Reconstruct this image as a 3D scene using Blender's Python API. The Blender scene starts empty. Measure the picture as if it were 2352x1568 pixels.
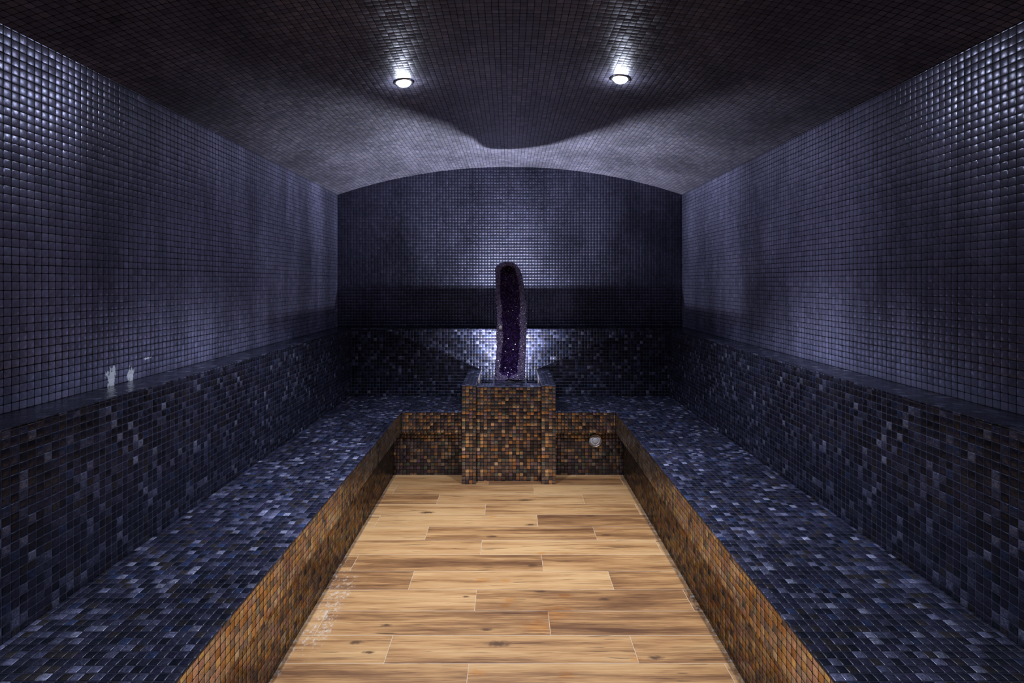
import bpy, bmesh, math, random
from mathutils import Vector, Matrix, noise

random.seed(11)
PI = math.pi
scene = bpy.context.scene
COL = scene.collection

# ------------------------------------------------------------------ sizes (metres; camera at x=0, y=0, looking along +y)
EYE = 1.44
F_PX = 1233.0
HALF = 1.5            # half width of the room
Y_BACK = 4.676
Y_FRONT = -1.25
SPRING = 2.202        # wall height at the sides
CROWN = 2.445         # height of the vault
LEDGE_D = 0.159
LEDGE_Z = 1.051
SEAT_Z = 0.485
NOSE_Z = 0.329
TILE = 0.02606
BX = -0.011           # the benches sit a centimetre off centre
NOSE_L, NOSE_R = -0.790 + BX, 0.790 + BX
KICK_L, KICK_R = -0.856 + BX, 0.856 + BX
Y_FACE = Y_BACK - LEDGE_D          # 4.517
Y_NOSE = 3.965
Y_KICK = 4.01
PX0, PX1 = -0.343, 0.327           # outer faces of the pedestal
PY0 = 3.826

def vault_z(x):
    # circular arc through the two spring points and the crown
    s = CROWN - SPRING
    r = (HALF * HALF + s * s) / (2 * s)
    return CROWN - r + math.sqrt(r * r - x * x)

# ------------------------------------------------------------------ node helper
class NT:
    def __init__(self, name):
        self.mat = bpy.data.materials.new(name)
        self.mat.use_nodes = True
        self.t = self.mat.node_tree
        self.t.nodes.clear()
        self.out = self.t.nodes.new('ShaderNodeOutputMaterial')
        self.bsdf = self.t.nodes.new('ShaderNodeBsdfPrincipled')
        self.t.links.new(self.bsdf.outputs[0], self.out.inputs[0])
    def link(self, a, b):
        if isinstance(a, (int, float)):
            b.default_value = a
        elif isinstance(a, (tuple, list)):
            v = list(a)
            if b.type == 'RGBA' and len(v) == 3:
                v.append(1.0)
            b.default_value = v
        else:
            self.t.links.new(a, b)
    def n(self, kind, **kw):
        nd = self.t.nodes.new(kind)
        for k, v in kw.items():
            setattr(nd, k, v)
        return nd
    def m(self, op, a, b=0.0, c=None, clamp=False):
        nd = self.n('ShaderNodeMath', operation=op, use_clamp=clamp)
        self.link(a, nd.inputs[0]); self.link(b, nd.inputs[1])
        if c is not None:
            self.link(c, nd.inputs[2])
        return nd.outputs[0]
    def xyz(self, x=0.0, y=0.0, z=0.0):
        nd = self.n('ShaderNodeCombineXYZ')
        self.link(x, nd.inputs[0]); self.link(y, nd.inputs[1]); self.link(z, nd.inputs[2])
        return nd.outputs[0]
    def sep(self, v):
        nd = self.n('ShaderNodeSeparateXYZ'); self.link(v, nd.inputs[0])
        return nd.outputs
    def white(self, v):
        nd = self.n('ShaderNodeTexWhiteNoise', noise_dimensions='3D')
        self.link(v, nd.inputs['Vector'])
        return nd.outputs['Value'], nd.outputs['Color']
    def noise(self, v, scale=5.0, detail=2.0, rough=0.5, dist=0.0):
        nd = self.n('ShaderNodeTexNoise', noise_dimensions='3D')
        self.link(v, nd.inputs['Vector'])
        nd.inputs['Scale'].default_value = scale
        nd.inputs['Detail'].default_value = detail
        nd.inputs['Roughness'].default_value = rough
        nd.inputs['Distortion'].default_value = dist
        return nd.outputs['Fac']
    def ramp(self, fac, stops, mode='LINEAR'):
        nd = self.n('ShaderNodeValToRGB')
        cr = nd.color_ramp
        cr.interpolation = mode
        while len(cr.elements) < len(stops):
            cr.elements.new(0.5)
        for e, (p, c) in zip(cr.elements, stops):
            e.position = p
            e.color = tuple(c) + (1.0,) if len(c) == 3 else tuple(c)
        self.link(fac, nd.inputs[0])
        return nd.outputs[0]
    def mix(self, fac, a, b, mode='MIX'):
        nd = self.n('ShaderNodeMix', data_type='RGBA', blend_type=mode)
        self.link(fac, nd.inputs[0])
        self.link(a, nd.inputs[6]); self.link(b, nd.inputs[7])
        return nd.outputs[2]
    def smooth(self, v, lo, hi, a=0.0, b=1.0):
        nd = self.n('ShaderNodeMapRange', interpolation_type='SMOOTHSTEP')
        self.link(v, nd.inputs[0])
        nd.inputs[1].default_value = lo; nd.inputs[2].default_value = hi
        nd.inputs[3].default_value = a; nd.inputs[4].default_value = b
        return nd.outputs[0]
    def set(self, name, v):
        self.link(v, self.bsdf.inputs[name])
    def uv(self):
        return self.n('ShaderNodeUVMap', uv_map='UVMap').outputs[0]

# ------------------------------------------------------------------ mosaic tile
def mosaic(name, stops, grout, seed=0.0, groutw=0.075, dome=0.22, edge=0.40, tilt=0.05,
           rough=(0.28, 0.45), metallic=0.35, mottle=0.5, cloud=0.5, streak=1.0, wobble=0.05,
           spec=0.5, bright=(0.7, 1.3), film=0.0, residue=None, grout_rough=0.6, skin=0.22, graze=None):
    """One glazed mosaic: square pillow tiles on a recessed joint, UVs are metres."""
    T = NT(name)
    uv = T.uv()
    u, v, _ = T.sep(uv)
    # slightly hand-set joints
    wob = T.noise(T.xyz(T.m('MULTIPLY', u, 1.0), T.m('MULTIPLY', v, 1.0), seed), 9.0, 1.0)
    w = T.m('MULTIPLY', T.m('SUBTRACT', wob, 0.5), wobble * 2.2)
    su = T.m('ADD', T.m('DIVIDE', u, TILE), w)
    sv = T.m('SUBTRACT', T.m('DIVIDE', v, TILE), w)
    iu = T.m('FLOOR', su); iv = T.m('FLOOR', sv)
    fu = T.m('SUBTRACT', su, iu); fv = T.m('SUBTRACT', sv, iv)
    val, colr = T.white(T.xyz(iu, iv, seed + 0.37))
    val2, colr2 = T.white(T.xyz(iu, iv, seed + 5.71))
    cr = T.n('ShaderNodeSeparateColor'); T.link(colr2, cr.inputs[0])
    # a = -1..1 over the tile face
    g = 1.0 - groutw
    a = T.m('DIVIDE', T.m('SUBTRACT', T.m('MULTIPLY', fu, 2.0), 1.0), g)
    b = T.m('DIVIDE', T.m('SUBTRACT', T.m('MULTIPLY', fv, 2.0), 1.0), g)
    # sheets of mosaic: every 12th joint a little wider
    sheet = T.m('MINIMUM', T.m('PINGPONG', T.m('ADD', su, 3.0), 6.0), T.m('PINGPONG', T.m('ADD', sv, 7.0), 6.0))
    extra = T.m('MULTIPLY', T.m('LESS_THAN', sheet, 0.5), 0.035)
    aa = T.m('ABSOLUTE', a); ab = T.m('ABSOLUTE', b)
    # rounded corners
    r = T.m('POWER', T.m('ADD', T.m('POWER', aa, 9.0), T.m('POWER', ab, 9.0)), 1.0 / 9.0)
    r = T.m('ADD', r, extra)
    face = T.smooth(r, 0.97, 1.05, 1.0, 0.0)
    # normal
    def slope(x, ax, rnd, ns):
        s = T.m('SIGN', x)
        p = T.m('ADD', T.m('MULTIPLY', ax, dome), T.m('MULTIPLY', T.m('POWER', ax, 9.0), edge))
        p = T.m('MULTIPLY', p, s)
        p = T.m('ADD', p, T.m('MULTIPLY', T.m('SUBTRACT', rnd, 0.5), tilt * 2.0))
        p = T.m('ADD', p, T.m('MULTIPLY', T.m('SUBTRACT', ns, 0.5), skin))
        return T.m('MULTIPLY', p, face)
    n1 = T.noise(T.xyz(u, v, seed + 1.1), 240.0, 2.0)
    n2 = T.noise(T.xyz(u, v, seed + 7.7), 240.0, 2.0)
    nx = slope(a, aa, cr.outputs[0], n1)
    ny = slope(b, ab, cr.outputs[1], n2)
    nrm = T.n('ShaderNodeVectorMath', operation='NORMALIZE')
    T.link(T.xyz(nx, ny, 1.0), nrm.inputs[0])
    half = T.n('ShaderNodeVectorMath', operation='MULTIPLY_ADD')
    T.link(nrm.outputs[0], half.inputs[0])
    half.inputs[1].default_value = (0.5, 0.5, 0.5); half.inputs[2].default_value = (0.5, 0.5, 0.5)
    nm = T.n('ShaderNodeNormalMap', space='TANGENT', uv_map='UVMap')
    T.link(half.outputs[0], nm.inputs['Color'])
    T.link(nm.outputs[0], T.bsdf.inputs['Normal'])
    # colour
    base = T.ramp(val, stops, 'CONSTANT')
    grain = T.noise(T.xyz(u, v, T.m('MULTIPLY', val, 20.0)), 150.0, 3.0, 0.65)
    fine = T.noise(T.xyz(u, v, T.m('ADD', T.m('MULTIPLY', val, 11.0), 4.0)), 520.0, 1.0, 0.5)
    gr = T.smooth(T.m('ADD', T.m('MULTIPLY', grain, 0.6), T.m('MULTIPLY', fine, 0.4)), 0.30, 0.72)
    k = T.m('ADD', 1.0 - mottle, T.m('MULTIPLY', gr, 2.0 * mottle))
    k = T.m('MULTIPLY', k, T.m('ADD', bright[0], T.m('MULTIPLY', cr.outputs[2], bright[1] - bright[0])))
    cl = T.noise(T.xyz(T.m('MULTIPLY', u, 1.0), T.m('MULTIPLY', v, streak), seed + 3.0), 2.3, 4.0, 0.6)
    cloudv = T.smooth(cl, 0.32, 0.68)
    k = T.m('MULTIPLY', k, T.m('ADD', 1.0 - cloud * 0.6, T.m('MULTIPLY', cloudv, cloud)))
    kc = T.n('ShaderNodeVectorMath', operation='SCALE')
    T.link(base, kc.inputs[0]); T.link(k, kc.inputs['Scale'])
    gn = T.noise(T.xyz(u, v, seed + 2.0), 30.0, 3.0, 0.6)
    gcol = T.mix(gn, tuple(0.55 * c for c in grout), tuple(1.45 * c for c in grout))
    col = T.mix(face, gcol, kc.outputs[0])
    ro = T.m('ADD', rough[0], T.m('MULTIPLY', T.m('MULTIPLY', T.m('ADD', cloudv, val2), 0.5), rough[1] - rough[0]))
    met = T.m('MULTIPLY', face, metallic)
    if residue:
        # white lime deposit run down from the joints: (u, v, half width, half height)
        total = None
        for (cu, cv, hw, hh) in residue:
            du = T.m('DIVIDE', T.m('SUBTRACT', u, cu), hw)
            dv = T.m('DIVIDE', T.m('SUBTRACT', v, cv), hh)
            d = T.m('SQRT', T.m('ADD', T.m('MULTIPLY', du, du), T.m('MULTIPLY', dv, dv)))
            total = d if total is None else T.m('MINIMUM', total, d)
        rn = T.noise(T.xyz(u, T.m('MULTIPLY', v, 0.35), 3.0), 75.0, 4.0, 0.65)
        rm = T.smooth(T.m('ADD', total, T.m('MULTIPLY', T.m('SUBTRACT', rn, 0.5), 2.6)), 0.55, 0.72, 1.0, 0.0)
        col = T.mix(rm, col, (0.62, 0.64, 0.72))
        ro = T.m('ADD', ro, T.m('MULTIPLY', rm, 0.3))
        met = T.m('MULTIPLY', met, T.m('SUBTRACT', 1.0, rm))
    T.set('Base Color', col)
    gro = T.m('SUBTRACT', 1.0, face)
    ro = T.m('ADD', T.m('MULTIPLY', ro, face), T.m('MULTIPLY', gro, grout_rough))
    T.set('Roughness', ro)
    T.set('Metallic', met)
    T.set('Specular IOR Level', T.m('MULTIPLY', spec, T.m('ADD', 0.25, T.m('MULTIPLY', face, 0.75))))
    if graze:
        T.set('Specular Tint', graze)     # the metallic lustre dies away at a glancing angle
    if film:
        T.set('Thin Film Thickness', T.m('MULTIPLY', face, T.m('ADD', 180.0, T.m('MULTIPLY', val2, 420.0))))
        T.set('Thin Film IOR', 1.9)
    return T.mat

# upper walls and vault: even slate-blue tiles on a black joint
SLATE = [(0.0, (0.207, 0.203, 0.336)), (0.22, (0.219, 0.213, 0.343)), (0.42, (0.195, 0.197, 0.318)),
         (0.62, (0.226, 0.220, 0.359)), (0.78, (0.200, 0.192, 0.313)), (0.90, (0.197, 0.207, 0.332))]
CHAR = [(0.0, (0.114, 0.108, 0.146)), (0.3, (0.137, 0.124, 0.165)), (0.55, (0.096, 0.092, 0.132)),
        (0.8, (0.127, 0.114, 0.146))]
# seats and backrests: navy, charcoal and pearl
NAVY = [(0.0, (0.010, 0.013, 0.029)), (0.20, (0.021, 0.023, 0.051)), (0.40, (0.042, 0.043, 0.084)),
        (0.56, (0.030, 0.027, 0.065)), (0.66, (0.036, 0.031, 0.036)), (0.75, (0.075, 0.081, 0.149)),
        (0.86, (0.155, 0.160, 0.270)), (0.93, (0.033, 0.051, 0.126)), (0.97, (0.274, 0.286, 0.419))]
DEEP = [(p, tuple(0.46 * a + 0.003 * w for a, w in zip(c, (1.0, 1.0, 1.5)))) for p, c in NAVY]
# fronts: copper, plum, bronze, slate
COPPER = [(0.0, (0.907, 0.707, 0.419)), (0.17, (0.789, 0.613, 0.549)), (0.31, (0.923, 0.803, 0.611)),
          (0.44, (0.756, 0.628, 0.548)), (0.56, (0.594, 0.554, 0.570)), (0.65, (0.873, 0.577, 0.345)),
          (0.76, (0.419, 0.403, 0.443)), (0.83, (0.752, 0.576, 0.592)), (0.90, (0.934, 0.862, 0.750)), (0.97, (0.510, 0.574, 0.574))]
PEDESTAL = [(0.0, (0.111, 0.099, 0.116)), (0.22, (0.204, 0.182, 0.202)), (0.42, (0.483, 0.317, 0.183)),
            (0.52, (0.232, 0.178, 0.174)), (0.64, (0.106, 0.099, 0.130)), (0.74, (0.610, 0.467, 0.328)),
            (0.82, (0.271, 0.205, 0.291)), (0.88, (0.527, 0.296, 0.166)), (0.93, (0.169, 0.234, 0.249)), (0.97, (0.691, 0.615, 0.522))]

M_WALL_L = mosaic('slate_mosaic_left', SLATE, (0.006, 0.006, 0.012), 1.0, streak=0.22, cloud=0.85, rough=(0.20, 0.30), metallic=0.34, spec=0.9, groutw=0.115,
                  tilt=0.045, mottle=0.22, dome=0.10, edge=0.12, skin=0.12, bright=(0.85, 1.15),
                  residue=[(2.02, 0.028, 0.034, 0.055), (2.125, 0.020, 0.026, 0.050), (2.22, 0.075, 0.03, 0.006)])
M_WALL_R = mosaic('slate_mosaic_right', SLATE, (0.006, 0.006, 0.012), 2.0, streak=0.22, cloud=0.85, rough=(0.20, 0.30), metallic=0.34, spec=0.9, groutw=0.115,
                  tilt=0.045, mottle=0.22, dome=0.10, edge=0.12, skin=0.12, bright=(0.85, 1.15))
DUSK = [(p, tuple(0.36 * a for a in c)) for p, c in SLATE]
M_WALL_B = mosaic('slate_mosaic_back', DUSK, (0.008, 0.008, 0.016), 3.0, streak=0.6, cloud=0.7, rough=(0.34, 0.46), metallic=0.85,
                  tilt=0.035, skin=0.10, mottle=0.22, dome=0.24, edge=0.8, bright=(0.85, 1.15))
M_VAULT = mosaic('charcoal_mosaic_vault', CHAR, (0.010, 0.010, 0.012), 4.0, streak=0.6, cloud=0.6, rough=(0.42, 0.52), metallic=0.35,
                 tilt=0.035, mottle=0.3, dome=0.05, edge=0.1, skin=0.14, groutw=0.10, bright=(0.75, 1.25))
M_SEAT = mosaic('navy_mosaic_seat', NAVY, (0.036, 0.037, 0.060), 5.0, cloud=0.6, rough=(0.26, 0.42), metallic=0.35,
                tilt=0.05, mottle=0.75, dome=0.14, edge=0.7, groutw=0.06)
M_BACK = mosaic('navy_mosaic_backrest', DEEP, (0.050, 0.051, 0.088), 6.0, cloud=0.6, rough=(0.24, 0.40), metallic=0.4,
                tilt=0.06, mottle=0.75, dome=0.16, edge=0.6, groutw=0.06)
M_FRONT = mosaic('copper_mosaic_front', COPPER, (0.008, 0.006, 0.006), 7.0, cloud=0.3, rough=(0.16, 0.25), metallic=0.95,
                 tilt=0.030, mottle=0.35, dome=0.05, edge=0.2, skin=0.12, graze=(0.17, 0.17, 0.18), groutw=0.085)
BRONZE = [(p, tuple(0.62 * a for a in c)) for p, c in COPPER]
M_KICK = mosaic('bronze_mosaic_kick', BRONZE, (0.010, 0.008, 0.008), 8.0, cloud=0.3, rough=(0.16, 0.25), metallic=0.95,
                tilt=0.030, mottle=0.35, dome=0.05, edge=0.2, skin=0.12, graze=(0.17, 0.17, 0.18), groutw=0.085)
DUSKY = [(0.0, (0.067, 0.062, 0.078)), (0.20, (0.134, 0.123, 0.146)), (0.38, (0.095, 0.084, 0.106)), (0.52, (0.190, 0.168, 0.185)),
         (0.64, (0.269, 0.168, 0.095)), (0.72, (0.146, 0.112, 0.174)), (0.80, (0.336, 0.246, 0.168)), (0.86, (0.101, 0.095, 0.146)), (0.92, (0.112, 0.168, 0.146)), (0.96, (0.336, 0.314, 0.302))]
M_DUSKY = mosaic('slate_mosaic_kick', DUSKY, (0.008, 0.007, 0.008), 10.0, cloud=0.4, rough=(0.18, 0.30), metallic=0.85,
                 tilt=0.06, mottle=0.55, dome=0.14, groutw=0.10)
M_LEDGE = mosaic('wet_navy_mosaic_ledge', DEEP, (0.028, 0.028, 0.050), 12.0, cloud=0.8, rough=(0.07, 0.22), metallic=0.3,
                 tilt=0.05, mottle=0.6, dome=0.05, edge=0.3, groutw=0.05, skin=0.3, spec=0.8)
M_PED = mosaic('bronze_mosaic_pedestal', PEDESTAL, (0.008, 0.007, 0.008), 9.0, cloud=0.4, rough=(0.18, 0.30), metallic=0.9,
               tilt=0.06, mottle=0.55, dome=0.14, groutw=0.10)

# ------------------------------------------------------------------ wood-look plank floor
def wood_floor():
    T = NT('wood_look_planks')
    co = T.n('ShaderNodeTexCoord').outputs['Object']
    x, y, _ = T.sep(co)
    PW, PL = 0.1622, 0.965
    v = T.m('DIVIDE', T.m('SUBTRACT', y, 3.812), PW)
    row = T.m('FLOOR', v); fv = T.m('SUBTRACT', v, row)
    md = T.m('FLOORED_MODULO', row, 3.0)
    off = T.m('SUBTRACT', -0.155, T.m('MULTIPLY', md, 0.3215))
    uu = T.m('DIVIDE', T.m('SUBTRACT', x, off), PL)
    colm = T.m('FLOOR', uu); fu = T.m('SUBTRACT', uu, colm)
    rnd, rc = T.white(T.xyz(colm, row, 2.3))
    rs = T.n('ShaderNodeSeparateColor'); T.link(rc, rs.inputs[0])
    du = T.m('MULTIPLY', T.m('MINIMUM', fu, T.m('SUBTRACT', 1.0, fu)), PL)
    dv = T.m('MULTIPLY', T.m('MINIMUM', fv, T.m('SUBTRACT', 1.0, fv)), PW)
    dj = T.m('MINIMUM', du, dv)
    joint = T.smooth(dj, 0.0006, 0.0014, 1.0, 0.0)
    sd = T.m('MULTIPLY', rnd, 37.0)
    warp = T.noise(T.xyz(T.m('MULTIPLY', x, 2.0), T.m('MULTIPLY', y, 7.0), sd), 1.6, 3.0, 0.55)
    yw = T.m('ADD', y, T.m('MULTIPLY', T.m('SUBTRACT', warp, 0.5), 0.022))
    big = T.noise(T.xyz(T.m('MULTIPLY', x, 1.0), T.m('MULTIPLY', yw, 11.0), sd), 1.5, 4.0, 0.6)
    grain = T.noise(T.xyz(T.m('MULTIPLY', x, 1.6), T.m('MULTIPLY', yw, 60.0), sd), 2.2, 5.0, 0.65)
    fine = T.noise(T.xyz(T.m('MULTIPLY', x, 8.0), T.m('MULTIPLY', y, 320.0), sd), 1.8, 3.0, 0.6)
    f = T.m('ADD', T.m('ADD', T.m('MULTIPLY', big, 0.55), T.m('MULTIPLY', grain, 0.30)), T.m('MULTIPLY', fine, 0.15))
    f = T.m('ADD', f, T.m('MULTIPLY', T.m('SUBTRACT', rs.outputs[0], 0.5), 0.16))
    base = T.ramp(f, [(0.34, (0.11, 0.045, 0.018)), (0.44, (0.27, 0.130, 0.050)), (0.50, (0.43, 0.228, 0.088)), (0.62, (0.58, 0.352, 0.155))])
    # dark mineral streaks along the grain
    st = T.noise(T.xyz(T.m('MULTIPLY', x, 1.3), T.m('MULTIPLY', yw, 30.0), T.m('ADD', sd, 9.0)), 1.3, 3.0, 0.6)
    stm = T.smooth(st, 0.57, 0.74)
    base = T.mix(T.m('MULTIPLY', stm, 0.62), base, (0.110, 0.050, 0.022))
    # cracks and small knots
    ck = T.noise(T.xyz(T.m('MULTIPLY', x, 3.0), T.m('MULTIPLY', yw, 75.0), T.m('ADD', sd, 3.0)), 1.5, 2.0, 0.5)
    base = T.mix(T.m('MULTIPLY', T.smooth(ck, 0.655, 0.71), 0.8), base, (0.06, 0.03, 0.015))
    knots = [(-0.097, 2.228, 0.020), (-0.045, 2.139, 0.034), (-0.615, 2.147, 0.022), (-0.10, 3.04, 0.026), (0.126, 3.19, 0.026),
             (0.10, 3.55, 0.030), (-0.52, 3.36, 0.034), (0.50, 3.31, 0.024), (-0.52, 2.255, 0.018), (0.43, 2.44, 0.022),
             (0.142, 2.50, 0.020), (0.56, 2.06, 0.022), (-0.20, 2.46, 0.012), (-0.55, 2.09, 0.016), (0.55, 3.06, 0.02), (0.12, 2.73, 0.022)]
    kd = None
    for (kx, ky, kr) in knots:
        a = T.m('DIVIDE', T.m('SUBTRACT', x, kx), kr * 1.5)
        b = T.m('DIVIDE', T.m('SUBTRACT', y, ky), kr * 0.55)
        d = T.m('SQRT', T.m('ADD', T.m('MULTIPLY', a, a), T.m('MULTIPLY', b, b)))
        kd = d if kd is None else T.m('MINIMUM', kd, d)
    kn = T.noise(T.xyz(x, y, 0.0), 60.0, 3.0, 0.6)
    kd = T.m('ADD', kd, T.m('MULTIPLY', T.m('SUBTRACT', kn, 0.5), 1.4))
    base = T.mix(T.smooth(kd, 0.25, 1.3, 0.92, 0.0), base, (0.085, 0.040, 0.018))
    # ochre stains soaked into the glaze
    stains = [(-0.119, 1.979, 0.035), (0.206, 1.968, 0.04), (0.0, 2.432, 0.035), (0.255, 2.466, 0.04), (0.20, 2.345, 0.10),
              (-0.02, 2.395, 0.03), (0.48, 2.05, 0.025), (-0.13, 2.60, 0.035), (-0.02, 2.59, 0.03), (0.17, 2.85, 0.035), (-0.10, 3.3, 0.03), (0.12, 2.25, 0.09)]
    sdm = None
    for (kx, ky, kr) in stains:
        a = T.m('DIVIDE', T.m('SUBTRACT', x, kx), kr)
        b = T.m('DIVIDE', T.m('SUBTRACT', y, ky), kr * 0.6)
        d = T.m('SQRT', T.m('ADD', T.m('MULTIPLY', a, a), T.m('MULTIPLY', b, b)))
        sdm = d if sdm is None else T.m('MINIMUM', sdm, d)
    sn = T.noise(T.xyz(x, y, 5.0), 28.0, 3.0, 0.6)
    sdm = T.m('ADD', sdm, T.m('MULTIPLY', T.m('SUBTRACT', sn, 0.5), 1.6))
    stain = T.smooth(sdm, 0.3, 1.1, 0.55, 0.0)
    base = T.mix(stain, base, T.mix(1.0, base, (0.95, 0.66, 0.26), 'MULTIPLY'))
    # joints: pale cement
    jn = T.noise(T.xyz(x, y, 1.0), 16.0, 3.0)
    base = T.mix(T.m('MULTIPLY', joint, T.smooth(jn, 0.25, 0.5, 0.35, 1.0)), base, (0.58, 0.47, 0.35))
    # lime residue along the left bench, and thin traces on the other edges
    rn = T.noise(T.xyz(T.m('MULTIPLY', x, 1.0), T.m('MULTIPLY', y, 0.8), 8.0), 42.0, 8.0, 0.85)
    band = T.smooth(T.m('ABSOLUTE', T.m('ADD', x, 0.790)), 0.03, 0.09, 1.0, 0.0)
    along = T.m('MULTIPLY', T.smooth(y, 1.95, 2.2), T.smooth(y, 2.45, 2.95, 1.0, 0.0))
    rmask = T.smooth(T.m('ADD', rn, T.m('MULTIPLY', T.m('MULTIPLY', band, along), 0.11)), 0.60, 0.70)
    rmask = T.m('MULTIPLY', rmask, T.m('MULTIPLY', band, along), clamp=True)
    ex = T.m('SUBTRACT', T.m('ABSOLUTE', T.m('ADD', x, 0.011)), 0.825)
    ey = T.m('SUBTRACT', y, 3.995)
    edge = T.smooth(T.m('MAXIMUM', ex, ey), 0.002, 0.018)
    rmask2 = T.m('MULTIPLY', edge, T.smooth(rn, 0.48, 0.62))
    base = T.mix(T.m('MULTIPLY', T.m('MAXIMUM', T.m('MULTIPLY', rmask, 0.75), rmask2), 0.8), base, (0.68, 0.62, 0.54))
    T.set('Base Color', base)
    T.set('Roughness', T.m('ADD', 0.42, T.m('MULTIPLY', grain, 0.2)))
    T.set('Specular IOR Level', 0.35)
    bp = T.n('ShaderNodeBump')
    bp.inputs['Strength'].default_value = 0.25
    bp.inputs['Distance'].default_value = 0.002
    T.link(T.m('SUBTRACT', T.m('MULTIPLY', grain, 0.4), T.m('MULTIPLY', joint, 0.8)), bp.inputs['Height'])
    T.link(bp.outputs[0], T.bsdf.inputs['Normal'])
    return T.mat
M_FLOOR = wood_floor()

def simple(name, color, rough=0.5, metal=0.0, noise_amt=0.0, scale=40.0, emit=None, bump=0.0):
    T = NT(name)
    co = T.n('ShaderNodeTexCoord').outputs['Object']
    nz = T.noise(co, scale, 4.0, 0.6)
    c = T.mix(nz, tuple(c * (1 - noise_amt) for c in color), tuple(min(1, c * (1 + noise_amt)) for c in color))
    T.set('Base Color', c); T.set('Roughness', rough); T.set('Metallic', metal)
    if emit:
        T.set('Emission Color', emit[0]); T.set('Emission Strength', emit[1])
    if bump:
        bp = T.n('ShaderNodeBump'); bp.inputs['Strength'].default_value = bump; bp.inputs['Distance'].default_value = 0.004
        T.link(nz, bp.inputs['Height']); T.link(bp.outputs[0], T.bsdf.inputs['Normal'])
    return T.mat

M_STEEL = simple('brushed_steel', (0.62, 0.60, 0.60), 0.28, 1.0, 0.06, 90)
M_PLASTIC = simple('off_white_plastic', (0.45, 0.45, 0.49), 0.38, 0.0, 0.08, 60)
M_DARKHOLE = simple('dark_mesh', (0.05, 0.045, 0.045), 0.5, 0.3, 0.4, 300)
M_LENS = simple('lit_lens', (0.9, 0.9, 0.9), 0.3, 0.0, 0.0, 10, ((0.74, 0.81, 1.0), 330.0))
M_LENS_UP = simple('lit_lens_low', (0.9, 0.9, 0.9), 0.3, 0.0, 0.0, 10, ((0.86, 0.90, 1.0), 20.0))
M_ROCK = simple('basalt_rind', (0.055, 0.048, 0.050), 0.8, 0.0, 0.6, 45, None, 0.8)
M_CALCITE = simple('pale_calcite', (0.42, 0.36, 0.33), 0.45, 0.0, 0.3, 60, None, 0.4)

def crystal(name, lo, hi, rough):
    T = NT(name)
    co = T.n('ShaderNodeTexCoord').outputs['Object']
    nz = T.noise(co, 22.0, 4.0, 0.65)
    at = T.n('ShaderNodeAttribute', attribute_name='tone').outputs['Fac']
    f = T.m('ADD', T.m('MULTIPLY', nz, 0.6), T.m('MULTIPLY', at, 0.45))
    c = T.ramp(f, [(0.25, lo), (0.80, hi)])
    T.set('Base Color', c); T.set('Roughness', rough)
    T.set('IOR', 1.55); T.set('Specular IOR Level', 0.6)
    return T.mat
M_AMETHYST = crystal('deep_amethyst', (0.006, 0.002, 0.015), (0.048, 0.018, 0.112), 0.12)
M_RIM = crystal('pale_amethyst_rim', (0.045, 0.032, 0.085), (0.19, 0.145, 0.26), 0.25)

# ------------------------------------------------------------------ mesh helpers
def link_mesh(name, bm, mat, parent=None, smooth=False):
    bmesh.ops.recalc_face_normals(bm, faces=bm.faces[:])
    me = bpy.data.meshes.new(name)
    bm.to_mesh(me); bm.free()
    me.materials.append(mat)
    if smooth:
        for p in me.polygons:
            p.use_smooth = True
    o = bpy.data.objects.new(name, me)
    COL.objects.link(o)
    if parent is not None:
        o.parent = parent
    return o

def box_uv(bm, anchor):
    lay = bm.loops.layers.uv.get('UVMap') or bm.loops.layers.uv.new('UVMap')
    ax, ay, az = anchor
    bm.normal_update()
    for f in bm.faces:
        n = f.normal
        k = max(range(3), key=lambda i: abs(n[i]))
        for l in f.loops:
            c = l.vert.co
            if k == 0:
                l[lay].uv = (c.y - ay, c.z - az)
            elif k == 1:
                l[lay].uv = (c.x - ax, c.z - az)
            else:
                l[lay].uv = (c.x - ax, c.y - ay)

def add_box(bm, x0, x1, y0, y1, z0, z1, bev=0.0):
    m = Matrix.Translation(((x0 + x1) / 2, (y0 + y1) / 2, (z0 + z1) / 2)) @ Matrix.Diagonal((x1 - x0, y1 - y0, z1 - z0, 1))
    r = bmesh.ops.create_cube(bm, size=1.0, matrix=m)
    if bev:
        es = list({e for v in r['verts'] for e in v.link_edges})
        bmesh.ops.bevel(bm, geom=es, offset=bev, segments=2, affect='EDGES', profile=0.6)

def box_obj(name, dims, mat, parent=None, bev=0.003, anchor=None, origin=(0, 0, 0)):
    """dims in world metres; the mesh is stored relative to its thing's origin, tiles start at the anchor corner."""
    x0, x1, y0, y1, z0, z1 = dims
    bm = bmesh.new()
    add_box(bm, x0, x1, y0, y1, z0, z1, bev)
    box_uv(bm, anchor or (x0, y0, z1))
    bmesh.ops.translate(bm, verts=bm.verts[:], vec=(-origin[0], -origin[1], -origin[2]))
    return link_mesh(name, bm, mat, parent)

def lathe(bm, prof, segs=40, mat4=None):
    rings = []
    for (r, z) in prof:
        if r < 1e-6:
            rings.append([bm.verts.new((0, 0, z))])
        else:
            rings.append([bm.verts.new((r * math.cos(2 * PI * i / segs), r * math.sin(2 * PI * i / segs), z)) for i in range(segs)])
    for a, b in zip(rings, rings[1:]):
        for i in range(segs):
            j = (i + 1) % segs
            if len(a) == 1 and len(b) == 1:
                continue
            if len(a) == 1:
                bm.faces.new((a[0], b[i], b[j]))
            elif len(b) == 1:
                bm.faces.new((a[i], b[0], a[j]))
            else:
                bm.faces.new((a[i], b[i], b[j], a[j]))
    if mat4 is not None:
        bmesh.ops.transform(bm, matrix=mat4, verts=bm.verts[:])

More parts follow.
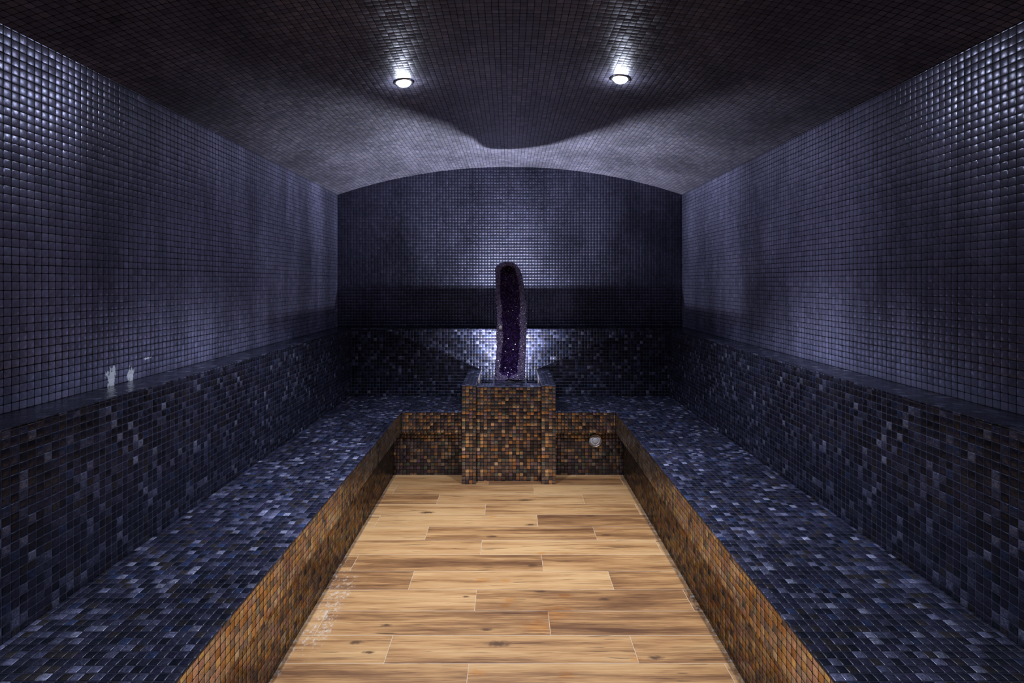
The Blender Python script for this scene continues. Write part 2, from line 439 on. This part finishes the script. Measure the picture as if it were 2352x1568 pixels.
def lathe_obj(name, prof, mat, parent, segs=40, smooth=True, mat4=None):
    bm = bmesh.new(); lathe(bm, prof, segs, mat4)
    o = link_mesh(name, bm, mat, parent, smooth)
    return o

def thing(name, label, cat, loc, group=None, rot=(0, 0, 0)):
    o = bpy.data.objects.new(name, None)
    o.empty_display_size = 0.1
    COL.objects.link(o)
    o.location = loc; o.rotation_euler = rot
    o['label'] = label; o['category'] = cat
    if group:
        o['group'] = group
    return o

def structure(o, label, cat):
    o['kind'] = 'structure'; o['label'] = label; o['category'] = cat
    return o

# ------------------------------------------------------------------ the room
structure(box_obj('floor', (-HALF - 0.1, HALF + 0.1, Y_FRONT - 0.1, Y_BACK + 0.1, -0.1, 0.0), M_FLOOR, bev=0),
          'warm brown wood-look plank floor between the benches', 'floor')
structure(box_obj('wall_left', (-HALF - 0.1, -HALF, Y_FRONT - 0.1, Y_BACK + 0.1, 0.0, SPRING + 0.12), M_WALL_L, bev=0, anchor=(0, 0, LEDGE_Z)),
          'dark slate-blue mosaic wall above the left bench', 'wall')
structure(box_obj('wall_right', (HALF, HALF + 0.1, Y_FRONT - 0.1, Y_BACK + 0.1, 0.0, SPRING + 0.12), M_WALL_R, bev=0, anchor=(0, 0, LEDGE_Z)),
          'dark slate-blue mosaic wall above the right bench', 'wall')

def end_wall(name, y0, y1, mat):
    bm = bmesh.new()
    n = 48
    prof = [(-HALF, 0.0), (HALF, 0.0)] + [(HALF - 2 * HALF * i / n, vault_z(HALF - 2 * HALF * i / n)) for i in range(n + 1)]
    front = [bm.verts.new((x, y0, z)) for x, z in prof]
    back = [bm.verts.new((x, y1, z)) for x, z in prof]
    bm.faces.new(front); bm.faces.new(back)
    for i in range(len(prof)):
        j = (i + 1) % len(prof)
        bm.faces.new((front[i], front[j], back[j], back[i]))
    box_uv(bm, (-HALF, 0, LEDGE_Z))
    return link_mesh(name, bm, mat)
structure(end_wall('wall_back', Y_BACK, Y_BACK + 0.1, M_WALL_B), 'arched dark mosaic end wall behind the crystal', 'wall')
structure(end_wall('wall_front', Y_FRONT - 0.1, Y_FRONT, M_WALL_B), 'dark mosaic wall at the near end of the room', 'wall')

def vault():
    bm = bmesh.new()
    lay = bm.loops.layers.uv.new('UVMap')
    n = 110
    ys = (Y_FRONT - 0.1, Y_BACK + 0.1)
    pts = []
    s = 0.0
    for i in range(n + 1):
        x = -HALF + 2 * HALF * i / n
        z = vault_z(x)
        if pts:
            s += math.hypot(x - pts[-1][0], z - pts[-1][1])
        pts.append((x, z, s))
    lo = [[bm.verts.new((x, y, z)) for y in ys] for x, z, _ in pts]
    hi = [[bm.verts.new((x, y, z + 0.08)) for y in ys] for x, z, _ in pts]
    def quad(vs, uvs):
        f = bm.faces.new(vs)
        for l, w in zip(f.loops, uvs):
            l[lay].uv = w
    for i in range(n):
        a, b = pts[i][2], pts[i + 1][2]
        quad((lo[i][0], lo[i + 1][0], lo[i + 1][1], lo[i][1]), ((a, ys[0]), (b, ys[0]), (b, ys[1]), (a, ys[1])))
        quad((hi[i][0], hi[i][1], hi[i + 1][1], hi[i + 1][0]), ((a, ys[0]), (a, ys[1]), (b, ys[1]), (b, ys[0])))
        for k in (0, 1):
            quad((lo[i][k], lo[i + 1][k], hi[i + 1][k], hi[i][k]), ((a, 0), (b, 0), (b, 0.08), (a, 0.08)))
    for i in (0, n):
        quad((lo[i][0], lo[i][1], hi[i][1], hi[i][0]), ((0, ys[0]), (0, ys[1]), (0.08, ys[1]), (0.08, ys[0])))
    o = link_mesh('ceiling', bm, M_VAULT, None, False)
    return o
structure(vault(), 'low vaulted ceiling of charcoal mosaic', 'ceiling')

# ------------------------------------------------------------------ benches
E = 0.0006    # joint between neighbouring masonry
def side_bench(sign, name, label):
    if sign < 0:
        ox, nose, kick, wall = -1.17, NOSE_L, KICK_L, -HALF + E
        inner = -HALF + LEDGE_D
    else:
        ox, nose, kick, wall = 1.17, NOSE_R, KICK_R, HALF - E
        inner = HALF - LEDGE_D
    org = (ox, 2.0, 0.0)
    t = thing(name, label, 'bench', org, 'mosaic benches round three sides of the room')
    def part(nm, xa, xb, y0, y1, z0, z1, mat, bev=0.003, anchor=None):
        return box_obj(nm, (min(xa, xb), max(xa, xb), y0, y1, z0, z1), mat, t, bev, anchor, org)
    y0 = Y_FRONT + E
    p = part('seat', inner, nose, y0, Y_FACE, SEAT_Z - 0.010, SEAT_Z, M_SEAT, 0.003, (nose, Y_FACE, SEAT_Z))
    part('seat_front', inner, nose + sign * 0.0015, y0, Y_FACE, NOSE_Z, SEAT_Z - 0.010, M_FRONT, 0.002, (nose, Y_NOSE, SEAT_Z))
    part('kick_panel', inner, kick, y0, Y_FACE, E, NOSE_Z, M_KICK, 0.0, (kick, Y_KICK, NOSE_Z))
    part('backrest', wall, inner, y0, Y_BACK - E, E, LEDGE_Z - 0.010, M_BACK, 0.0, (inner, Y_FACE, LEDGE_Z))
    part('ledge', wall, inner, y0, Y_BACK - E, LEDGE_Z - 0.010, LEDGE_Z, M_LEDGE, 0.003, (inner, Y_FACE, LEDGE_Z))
    return t
side_bench(-1, 'tiled_bench', 'long dark mosaic bench with ledged backrest along the left wall')
side_bench(1, 'tiled_bench', 'long dark mosaic bench with ledged backrest along the right wall')

org = (0.0, 4.25, 0.0)
tb = thing('tiled_bench', 'short dark mosaic bench on the arched end wall, split by the crystal pedestal', 'bench', org, 'mosaic benches round three sides of the room')
def bpart(nm, x0, x1, y0, y1, z0, z1, mat, bev=0.003, anchor=None):
    return box_obj(nm, (x0, x1, y0, y1, z0, z1), mat, tb, bev, anchor, org)
for xa, xb, ka, kb in ((NOSE_L + E, PX0 - E, KICK_L + E, PX0 - E), (PX1 + E, NOSE_R - E, PX1 + E, KICK_R - E)):
    bpart('seat', xa, xb, Y_NOSE, Y_FACE - E, SEAT_Z - 0.010, SEAT_Z, M_SEAT, 0.003, (xa, Y_NOSE, SEAT_Z))
    bpart('seat_front', xa, xb, Y_NOSE + 0.0015, Y_FACE - E, NOSE_Z, SEAT_Z - 0.010, M_PED, 0.002, (xa, Y_NOSE, SEAT_Z))
    bpart('kick_panel', ka, kb, Y_KICK, Y_FACE - E, E, NOSE_Z - E, M_DUSKY, 0.0, (xa, Y_KICK, NOSE_Z))
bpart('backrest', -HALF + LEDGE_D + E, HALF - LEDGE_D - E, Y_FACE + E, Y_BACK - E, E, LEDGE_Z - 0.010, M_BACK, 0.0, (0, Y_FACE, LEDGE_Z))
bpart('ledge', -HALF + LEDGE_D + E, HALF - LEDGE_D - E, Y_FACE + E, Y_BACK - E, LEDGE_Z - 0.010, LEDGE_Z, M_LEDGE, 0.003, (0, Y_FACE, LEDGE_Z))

# ------------------------------------------------------------------ pedestal
org = (-0.008, 4.15, 0.0)
pd = thing('crystal_pedestal', 'copper-flecked mosaic pedestal with two raised side slabs under the crystal', 'pedestal', org)
def ppart(nm, x0, x1, y0, y1, z0, z1, mat, bev=0.003, anchor=None):
    return box_obj(nm, (x0, x1, y0, y1, z0, z1), mat, pd, bev, anchor, org)
IX0, IX1 = PX0 + 0.101, PX1 - 0.101
for xa, xb in ((PX0, IX0), (IX1, PX1)):
    s = ppart('side_slab', xa, xb, PY0, Y_FACE - E, E, 0.700, M_PED, 0.002, (xa, PY0, 0.708))
    box_obj('top_tiles', (xa - 0.0008, xb + 0.0008, PY0 - 0.0008, Y_FACE - E, 0.700, 0.708), M_SEAT, s, 0.0025, (xa, PY0, 0.708), org)
PF = 3.885
fp = ppart('front_panel', IX0 + E, IX1 - E, PF, PF + 0.122, E, 0.679, M_PED, 0.002, (IX0, PF, 0.687))
box_obj('rim_tiles', (IX0 + E, IX1 - E, PF - 0.0008, PF + 0.122, 0.679, 0.687), M_SEAT, fp, 0.0025, (IX0, PF, 0.687), org)
ppart('trough_floor', IX0 + E, IX1 - E, PF + 0.122 + E, Y_FACE - E, E, 0.52, M_SEAT, 0.0)
ppart('plinth_block', -0.128, 0.128, PF + 0.122 + E, 4.235, 0.52 + E, 0.684, M_SEAT, 0.0)

# ------------------------------------------------------------------ amethyst geode
def interp(tab, z):
    # tab: (z, value), z descending
    if z >= tab[0][0]:
        return tab[0][1]
    for (z0, a), (z1, b) in zip(tab, tab[1:]):
        if z1 <= z <= z0:
            k = (z0 - z) / max(1e-9, z0 - z1)
            return a + (b - a) * k
    return tab[-1][1]
GY = 4.045
def gx(u): return (1100 + u / 4.9 - 1171) / (F_PX / GY)
def gz(v): return EYE - (580 + v / 4.9 - 648) / (F_PX / GY)
LEFT = [(gz(v), gx(u)) for u, v in [(290, 108), (262, 112), (240, 120), (214, 132), (196, 148), (184, 170), (180, 195), (184, 300), (189, 420), (192, 500), (198, 600), (200, 700), (201, 850),
        (194, 930), (200, 1060), (192, 1150), (188, 1230), (176, 1330), (173, 1400), (174, 1462)]]
RIGHT = [(gz(v), gx(u)) for u, v in [(375, 108), (392, 113), (412, 126), (432, 148), (450, 172), (468, 205), (482, 250), (492, 300), (506, 350), (516, 430), (524, 500), (532, 560), (539, 640),
         (536, 720), (540, 780), (538, 870), (534, 1000), (529, 1100), (526, 1200), (522, 1300), (522, 1400), (523, 1462)]]
INL = [(gz(v), gx(u)) for u, v in [(330, 140), (290, 150), (262, 165), (246, 190), (238, 220), (234, 300), (232, 420), (236, 500), (246, 560), (254, 620), (252, 690), (250, 760), (260, 840),
       (272, 930), (268, 1000), (256, 1080), (248, 1160), (240, 1250), (232, 1330), (240, 1366), (300, 1388), (330, 1392)]]
INR = [(gz(v), gx(u)) for u, v in [(332, 140), (380, 150), (404, 170), (418, 200), (430, 250), (446, 310), (458, 380), (462, 450), (466, 520), (470, 600), (462, 680), (450, 740), (462, 820),
       (468, 900), (462, 980), (456, 1080), (458, 1160), (446, 1240), (440, 1310), (438, 1360), (380, 1384), (332, 1392)]]
Z_TOP, Z_BOT = gz(108), 0.689
CAV_TOP, CAV_BOT = gz(140), gz(1392)

g_org = ((gx(180) + gx(535)) / 2, 4.1, Z_BOT)
geode = thing('amethyst_geode', 'tall purple amethyst geode standing upright on the mosaic pedestal', 'crystal', g_org)
ROWS = 96
zs = [Z_TOP + (Z_BOT - Z_TOP) * (i / (ROWS - 1)) ** 1.0 for i in range(ROWS)]
zs = sorted(set([Z_TOP - 0.0005, Z_TOP - 0.004, Z_TOP - 0.009] + zs), reverse=True)

def jag(x, y, z, amp, sc):
    return amp * noise.noise(Vector((x * sc, y * sc, z * sc)))

def outline(z):
    l, r = interp(LEFT, z), interp(RIGHT, z)
    l += jag(1.3, 0, z, 0.0022, 55); r += jag(7.7, 0, z, 0.0022, 55)
    return l, r
def y_front(z):
    # the face leans back a touch towards the top
    return GY + 0.03 * (z - Z_BOT) / (Z_TOP - Z_BOT)
def back_depth(z):
    k = (z - Z_BOT) / (Z_TOP - Z_BOT)
    return 0.165 - 0.055 * k ** 1.5

# rind: back shell from right edge round to left edge, closed at top and bottom by the front outline
def build_rind():
    bm = bmesh.new()
    NB = 22
    rings = []
    for z in zs:
        l, r = outline(z)
        yf = y_front(z); bd = back_depth(z)
        cap = min(1.0, max(0.25, (Z_TOP - z) / 0.05)) ** 0.5
        ring = []
        for i in range(NB + 1):
            a = PI * i / NB
            cx = (l + r) / 2; hw = (r - l) / 2
            x = cx + hw * math.copysign(abs(math.cos(a)) ** 0.8, math.cos(a))
            y = yf + bd * cap * math.sin(a) ** 0.8
            if 0 < i < NB:
                x += jag(x, y, z, 0.006, 18); y += jag(x + 3, y, z, 0.008, 18)
            ring.append(bm.verts.new((x, y, z)))
        rings.append(ring)
    for a, b in zip(rings, rings[1:]):
        for i in range(NB):
            bm.faces.new((a[i], b[i], b[i + 1], a[i + 1]))
        # dark lip of the rind seen from the front
    bm.faces.new(rings[0]); bm.faces.new(rings[-1])
    # front closing strip below the cavity and a thin inner wall so that the rind is a solid
    for a, b in zip(rings, rings[1:]):
        if (a[0].co.z + b[0].co.z) / 2 < CAV_BOT - 0.012:
            bm.faces.new((a[0], a[NB], b[NB], b[0]))
    bmesh.ops.translate(bm, verts=bm.verts[:], vec=[-c for c in g_org])
    return link_mesh('rock_rind', bm, M_ROCK, geode, False)
build_rind()

def cavity_bounds(z):
    l, r = outline(z)
    if z > CAV_TOP or z < CAV_BOT:
        m = (interp(INL, z) + interp(INR, z)) / 2
        return l, r, m, m
    il = interp(INL, z) + jag(3.1, 0, z, 0.005, 40)
    ir = interp(INR, z) + jag(5.9, 0, z, 0.005, 40)
    if il > ir:
        il = ir = (il + ir) / 2
    return l, r, max(il, l + 0.006), min(ir, r - 0.006)

def front_surface(inner):
    """grid of points over the front: the rim (two strips) or the cavity between them"""
    out = []
    for z in zs:
        l, r, il, ir = cavity_bounds(z)
        yf = y_front(z)
        l2, r2 = l + 0.0035, r - 0.0035
        w = ir - il
        depth = 0.085 * min(1.0, w / 0.11) if w > 0 else 0.0
        row = []
        if inner:
            NC = 14
            for i in range(NC + 1):
                s = i / NC
                x = il + w * s
                y = yf - 0.004 + depth * math.sin(PI * s) ** 0.6
                row.append(Vector((x + jag(x, 1, z, 0.004, 30), y + jag(x, 2, z, 0.010, 26), z)))
        else:
            NR = 5
            for a, b, side in ((l2, il, 0), (ir, r2, 1)):
                for i in range(NR + 1):
                    s = i / NR
                    x = a + (b - a) * s
                    y = yf - 0.014 * math.sin(PI * min(1, max(0, s))) ** 0.7 - 0.001 + jag(x, 4, z, 0.004, 40)
                    row.append(Vector((x, y, z)))
        out.append(row)
    return out

def add_crystals(verts, faces, tones, p, nrm, size, length, rng):
    nrm = (nrm + Vector((rng.uniform(-.45, .45), rng.uniform(-.45, .45), rng.uniform(-.45, .45)))).normalized()
    t = nrm.orthogonal().normalized(); b = nrm.cross(t)
    ph = rng.uniform(0, PI)
    base = len(verts); tone = rng.random()
    for k in range(6):
        a = ph + k * PI / 3
        verts.append(p + (t * math.cos(a) + b * math.sin(a)) * size - nrm * size * 0.6); tones.append(tone)
    for k in range(6):
        a = ph + k * PI / 3
        verts.append(p + (t * math.cos(a) + b * math.sin(a)) * size * 0.92 + nrm * length * 0.35); tones.append(tone)
    verts.append(p + nrm * length); tones.append(tone)
    for k in range(6):
        j = (k + 1) % 6
        faces.append((base + k, base + j, base + 6 + j, base + 6 + k))
        faces.append((base + 6 + k, base + 6 + j, base + 12))

def crystal_part(name, inner, mat, count, smin, smax):
    rng = random.Random(5 if inner else 9)
    rows = front_surface(inner)
    verts, faces, tones = [], [], []
    nx = len(rows[0])
    for row in rows:
        for p in row:
            verts.append(p.copy()); tones.append(0.1)
    quads = []
    for i in range(len(rows) - 1):
        for j in range(nx - 1):
            if not inner and j == nx // 2 - 1:
                continue
            a, b, c, d = i * nx + j, i * nx + j + 1, (i + 1) * nx + j + 1, (i + 1) * nx + j
            if not inner and verts[a].z < gz(1425) and (0.022 < (verts[a].x - g_org[0]) + 0.06 < 0.20):
                continue
            ar = ((verts[b] - verts[a]).cross(verts[d] - verts[a])).length
            if ar < 1e-9:
                continue
            faces.append((a, b, c, d)); quads.append((a, b, c, d, ar))
    tot = sum(q[4] for q in quads)
    acc = 0.0
    for a, b, c, d, ar in quads:
        acc += count * ar / tot
        while acc > 0:
            acc -= 1
            if acc < -1: break
            s, t = rng.random(), rng.random()
            p = verts[a].lerp(verts[b], s).lerp(verts[d].lerp(verts[c], s), t)
            n = (verts[b] - verts[a]).cross(verts[d] - verts[a]).normalized()
            if n.y > 0:
                n = -n
            sz = rng.uniform(smin, smax)
            if p.z < Z_BOT + 0.016 or p.z < Z_BOT + 1.9 * sz:
                continue
            add_crystals(verts, faces, tones, p, n, sz, sz * rng.uniform(0.9, 1.7), rng)
    me = bpy.data.meshes.new(name)
    o3 = Vector(g_org)
    me.from_pydata([tuple(v - o3) for v in verts], [], faces)
    me.materials.append(mat)
    at = me.attributes.new('tone', 'FLOAT', 'POINT')
    at.data.foreach_set('value', tones)
    me.update()
    o = bpy.data.objects.new(name, me)
    COL.objects.link(o); o.parent = geode
    return o
crystal_part('crystal_cavity', True, M_AMETHYST, 3600, 0.0032, 0.0078)
rim = crystal_part('crystal_rim', False, M_RIM, 2800, 0.0028, 0.0070)
rim['label'] = 'paler lavender crystal rim round the dark cavity'

def blob(name, loc, rad, mat, parent, seed):
    bm = bmesh.new()
    bmesh.ops.create_icosphere(bm, subdivisions=3, radius=1.0)
    for v in bm.verts:
        k = 1 + 0.35 * noise.noise(v.co * 2.2 + Vector((seed, 0, 0)))
        v.co = Vector((v.co.x * rad[0], v.co.y * rad[1], v.co.z * rad[2])) * k + Vector(loc) - Vector(g_org)
    return link_mesh(name, bm, mat, parent, False)
c1 = blob('calcite_crystal', (gx(243), GY - 0.012, gz(842)), (0.0115, 0.010, 0.0155), M_CALCITE, geode, 1.0)
c1['label'] = 'pale cream crystal lump on the left rim'

# ------------------------------------------------------------------ round fitting under the back bench
VX, VZ, VR = 0.637, 0.259, 0.0485
vent = thing('steam_vent', 'round chrome-rimmed wall fitting low on the tiles under the back bench', 'vent', (VX, Y_KICK - 0.001, VZ), None, (PI / 2, 0, 0))
lathe_obj('outer_ring', [(VR * 0.80, 0.0), (VR, 0.0), (VR, 0.006), (VR * 0.97, 0.010), (VR * 0.90, 0.011), (VR * 0.85, 0.008), (VR * 0.80, 0.005), (VR * 0.80, 0.0)], M_STEEL, vent)
lathe_obj('dish', [(VR * 0.80, 0.002), (VR * 0.78, 0.008), (VR * 0.70, 0.011), (VR * 0.58, 0.0125), (VR * 0.50, 0.0115), (VR * 0.49, 0.002)], M_PLASTIC, vent)
sc_ = lathe_obj('speaker_mesh', [(VR * 0.49, 0.003), (VR * 0.46, 0.010), (VR * 0.30, 0.0125), (0.0, 0.0135)], M_PLASTIC, vent)
sc_.name = 'centre_cap'
bm = bmesh.new(); lathe(bm, [(0.0022, 0.0), (0.0022, 0.0025), (0.0, 0.003)], 12, Matrix.Translation((0, -VR * 0.53, 0.0118)))
link_mesh('screw', bm, M_DARKHOLE, vent, True)

# ------------------------------------------------------------------ lamps
def spot(name, loc, power, size, blend, radius, rot=(0, 0, 0), color=(0.80, 0.86, 1.0)):
    ld = bpy.data.lights.new(name, 'SPOT')
    ld.energy = power; ld.spot_size = math.radians(size); ld.spot_blend = blend
    ld.shadow_soft_size = radius; ld.color = color
    o = bpy.data.objects.new(name, ld); COL.objects.link(o)
    o.location = loc; o.rotation_euler = rot
    return o

for i, (lx, ly, lab) in enumerate(((-0.518, 2.619, 'lit round recessed ceiling spotlight on the left half of the vault'),
                                   (0.529, 2.569, 'lit round recessed ceiling spotlight on the right half of the vault'))):
    z = vault_z(lx)
    tiltv = math.atan((vault_z(lx + 0.01) - vault_z(lx - 0.01)) / 0.02)
    d = thing('ceiling_spotlight', lab, 'light', (lx, ly, z), 'recessed ceiling spotlights', (0, -tiltv, 0))
    lathe_obj('trim_ring', [(0.034, 0.004), (0.045, 0.004), (0.046, -0.002), (0.043, -0.005), (0.036, -0.006), (0.034, -0.004), (0.034, 0.004)], M_STEEL, d)
    lathe_obj('lens', [(0.0, -0.0008), (0.0335, -0.0008), (0.0335, -0.0045), (0.0315, -0.010), (0.026, -0.016), (0.018, -0.0200), (0.009, -0.022), (0.0, -0.0225)], M_LENS, d)
    s = spot('spot_beam', (0, 0, -0.06), 98.0, 68, 0.8, 0.030)
    s.parent = d
    s = spot('spot_flood', (0, 0, -0.06), 88.0, 113, 0.5, 0.030)
    s.parent = d

up = thing('trough_uplight', 'small lit uplight hidden in the pedestal trough behind the crystal', 'light', (-0.008, 4.325, 0.52))
lathe_obj('housing', [(0.0, 0.001), (0.045, 0.001), (0.045, 0.055), (0.040, 0.062), (0.034, 0.062), (0.034, 0.04), (0.0, 0.04)], M_STEEL, up)
lathe_obj('lens', [(0.0335, 0.045), (0.0335, 0.060), (0.020, 0.0635), (0.0, 0.065)], M_LENS_UP, up)
s = spot('uplight_beam', (0, 0, 0.088), 420.0, 116, 1.0, 0.018, (PI, 0, 0))
s.parent = up
ld = bpy.data.lights.new('uplight_spill', 'AREA')
ld.shape = 'DISK'; ld.size = 0.03; ld.energy = 18.0; ld.color = (0.80, 0.86, 1.0)
lo_ = bpy.data.objects.new('uplight_spill', ld); COL.objects.link(lo_)
lo_.parent = up; lo_.location = (0, 0, 0.090); lo_.rotation_euler = (PI, 0, 0)

# ------------------------------------------------------------------ world, camera, view
w = bpy.data.worlds.new('dim_room'); scene.world = w
w.use_nodes = True
w.node_tree.nodes['Background'].inputs[0].default_value = (0.02, 0.02, 0.03, 1)
w.node_tree.nodes['Background'].inputs[1].default_value = 0.0

cam = bpy.data.cameras.new('camera')
cam.sensor_width = 36.0
cam.lens = F_PX / 2352 * 36.0
cam.shift_x = (1176 - 1171) / 2352
cam.shift_y = -(784 - 648) / 2352
cam.clip_start = 0.02
co = bpy.data.objects.new('camera', cam); COL.objects.link(co)
co.location = (0, 0, EYE); co.rotation_euler = (PI / 2, 0, 0)
scene.camera = co

scene.view_settings.view_transform = 'Standard'
scene.view_settings.look = 'None'
scene.view_settings.exposure = 0.0
scene.view_settings.gamma = 1.0
scene.view_settings.use_curve_mapping = False
scene.cycles.use_denoising = True
scene.cycles.max_bounces = 8
scene.cycles.sample_clamp_indirect = 4.0
scene.cycles.caustics_reflective = True
